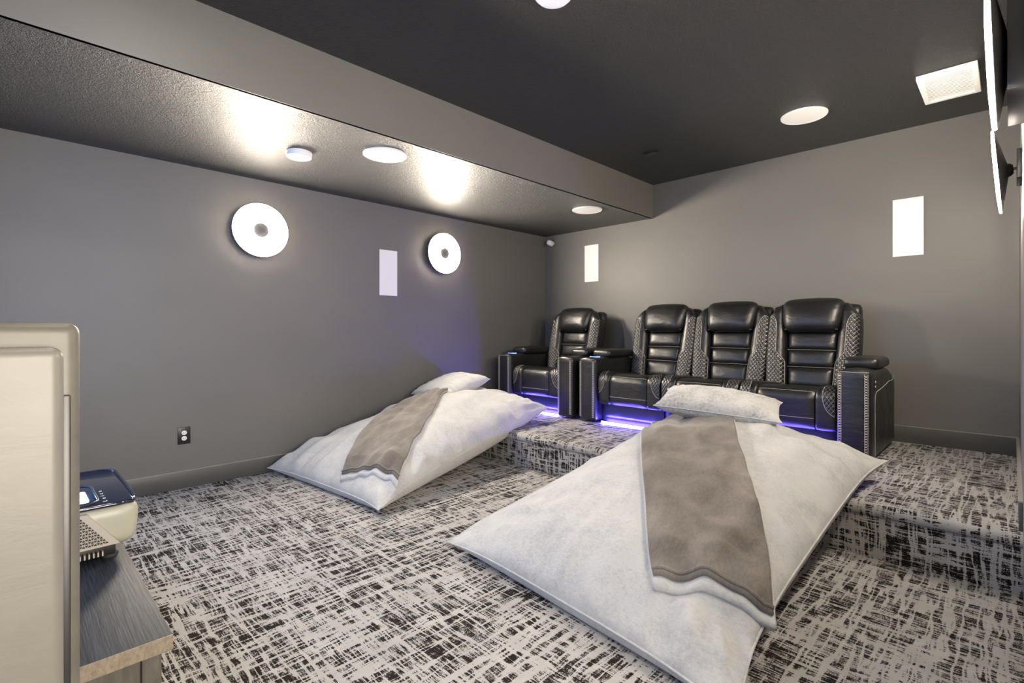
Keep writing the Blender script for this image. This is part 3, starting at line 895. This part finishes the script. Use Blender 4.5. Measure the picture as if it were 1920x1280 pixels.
# local x: width (toward camera is +), y front +, z up
def wproj(o):
    x, y, z = o
    k = (z - .03) / .13
    x = x * (1 - .06 * (1 - min(1, max(0, k))) )
    return Vector((x, y * (1 - .04 * (1 - k)), z))
pbox('shell', (.235, .175, .062), .038, M['pj_body'], t, wproj, 12, (.0, .004, 0), (0, .01, .097))
bm = bmesh.new(); bbox(bm, -.222, .222, -.150, .172, .150, .1625, .006, 2)
vert_edges = [e for e in bm.edges if abs((e.verts[0].co - e.verts[1].co).normalized().z) > .9]
mkbm('glass_top', bm, M['pj_top'], t, smooth=True, auto=50)
def arcpath(hx, hy, r, z, cy=.01, n=8):
    pts = []
    for (sx, sy, a0) in ((1, 1, 0), (-1, 1, PI / 2), (-1, -1, PI), (1, -1, 1.5 * PI)):
        for k in range(n + 1):
            a = a0 + PI / 2 * k / n; pts.append((sx * (hx - r) + r * math.cos(a), cy + sy * (hy - r) + r * math.sin(a), z))
    return pts
tube('glass_rim', arcpath(.226, .166, .05, .158), .006, M['pj_top'], t, 8, True)
# lens well
bm = bmesh.new(); tube_bm(bm, [(p[0] + .09, p[1], p[2]) for p in arcpath(.12, .060, .05, .1635, .035)], .003, 8, True); well = mkbm('lens_well', bm, M['black'], t, smooth=True)
box('lens_window', .07, .17, .02, .075, .160, .169, M['lens'], t, bev=.004)
# triangular mesh vent on the camera-facing side
bm = bmesh.new()
xs = .2375
pz0, pz1 = .052, .146
outer = [(-.16, pz0), (.135, pz0), (.065, pz1), (-.16, pz1)]
va = [bm.verts.new((xs + .004, y, z)) for y, z in outer]; vb = [bm.verts.new((xs - .012, y, z)) for y, z in outer]
bm.faces.new(va); bm.faces.new(vb[::-1])
for k in range(4): bm.faces.new((va[k], vb[k], vb[(k + 1) % 4], va[(k + 1) % 4]))
mkbm('vent_panel', bm, M['pj_grille'], t)
bm = bmesh.new()
rows = 10; hgt = (pz1 - pz0 - .012) / rows
for r_ in range(rows):
    z = pz0 + .006 + r_ * hgt
    lim = .135 - (.07) * (z - pz0) / (pz1 - pz0) - .016
    y = -.15 + (r_ % 2) * .006; up = True
    while y + .006 < lim:
        c = y; h2 = hgt * .36; wdt = .0040
        tri = [(c - wdt, z + hgt * .5 - h2), (c + wdt, z + hgt * .5 - h2), (c, z + hgt * .5 + h2)] if up else [(c - wdt, z + hgt * .5 + h2), (c, z + hgt * .5 - h2), (c + wdt, z + hgt * .5 + h2)]
        va = [bm.verts.new((xs + .0005 + .0042, a, b)) for a, b in tri]; bm.faces.new(va)
        y += .0061; up = not up
mkbm('vent_holes', bm, M['black'], t, kind='stuff')
bm = bmesh.new()
for k in range(26):
    y = -.14 + k * .0095; bbox(bm, .205, .222, y, y + .0035, .020, .032)
mkbm('lower_vent_slat', bm, M['pj_grille'], t, kind='stuff')
box('underbody', -.19, .205, -.13, .13, .012, .045, M['black'], t, bev=.004)
for (x, y) in ((.175, .12), (-.175, .12), (.175, -.12), (-.175, -.12)):
    lathe('foot', [(0, 0), (.018, 0), (.020, .004), (.020, .012), (.012, .016), (.008, .03), (0, .03)], M['darkmetal'], t, 24).location = (x, y, 0)
tc = bpy.data.curves.new('lettering', 'FONT'); tc.body = 'Leica'; tc.size = .016; tc.space_character = 2.4; tc.extrude = .0003; tc.align_x = 'CENTER'
to = bpy.data.objects.new('lettering_src', tc); COL.objects.link(to)
bpy.context.view_layer.update()
lm = bpy.data.meshes.new_from_object(to.evaluated_get(bpy.context.evaluated_depsgraph_get()))
bpy.data.objects.remove(to)
lo = link('lettering', lm, None, t); lm.materials.clear(); lm.materials.append(M['thread'])
lo.scale = (1.7, .9, 1); lo.location = (.135, .112, .1632); lo.rotation_euler = (0, 0, PI)

t = thing('tower_cabinet', 'tall pale brushed-metal tower cabinet at the left edge, close to camera', 'cabinet', (-.78, 0, 0))
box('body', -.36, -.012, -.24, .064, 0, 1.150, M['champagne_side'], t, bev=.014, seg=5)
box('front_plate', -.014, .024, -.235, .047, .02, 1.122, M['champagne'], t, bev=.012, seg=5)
box('side_groove', -.011, -.004, .044, .0545, .06, 1.065, M['black'], t, bev=.002)
box('plinth', -.34, -.02, -.22, .05, -.0, .03, M['black'], t)
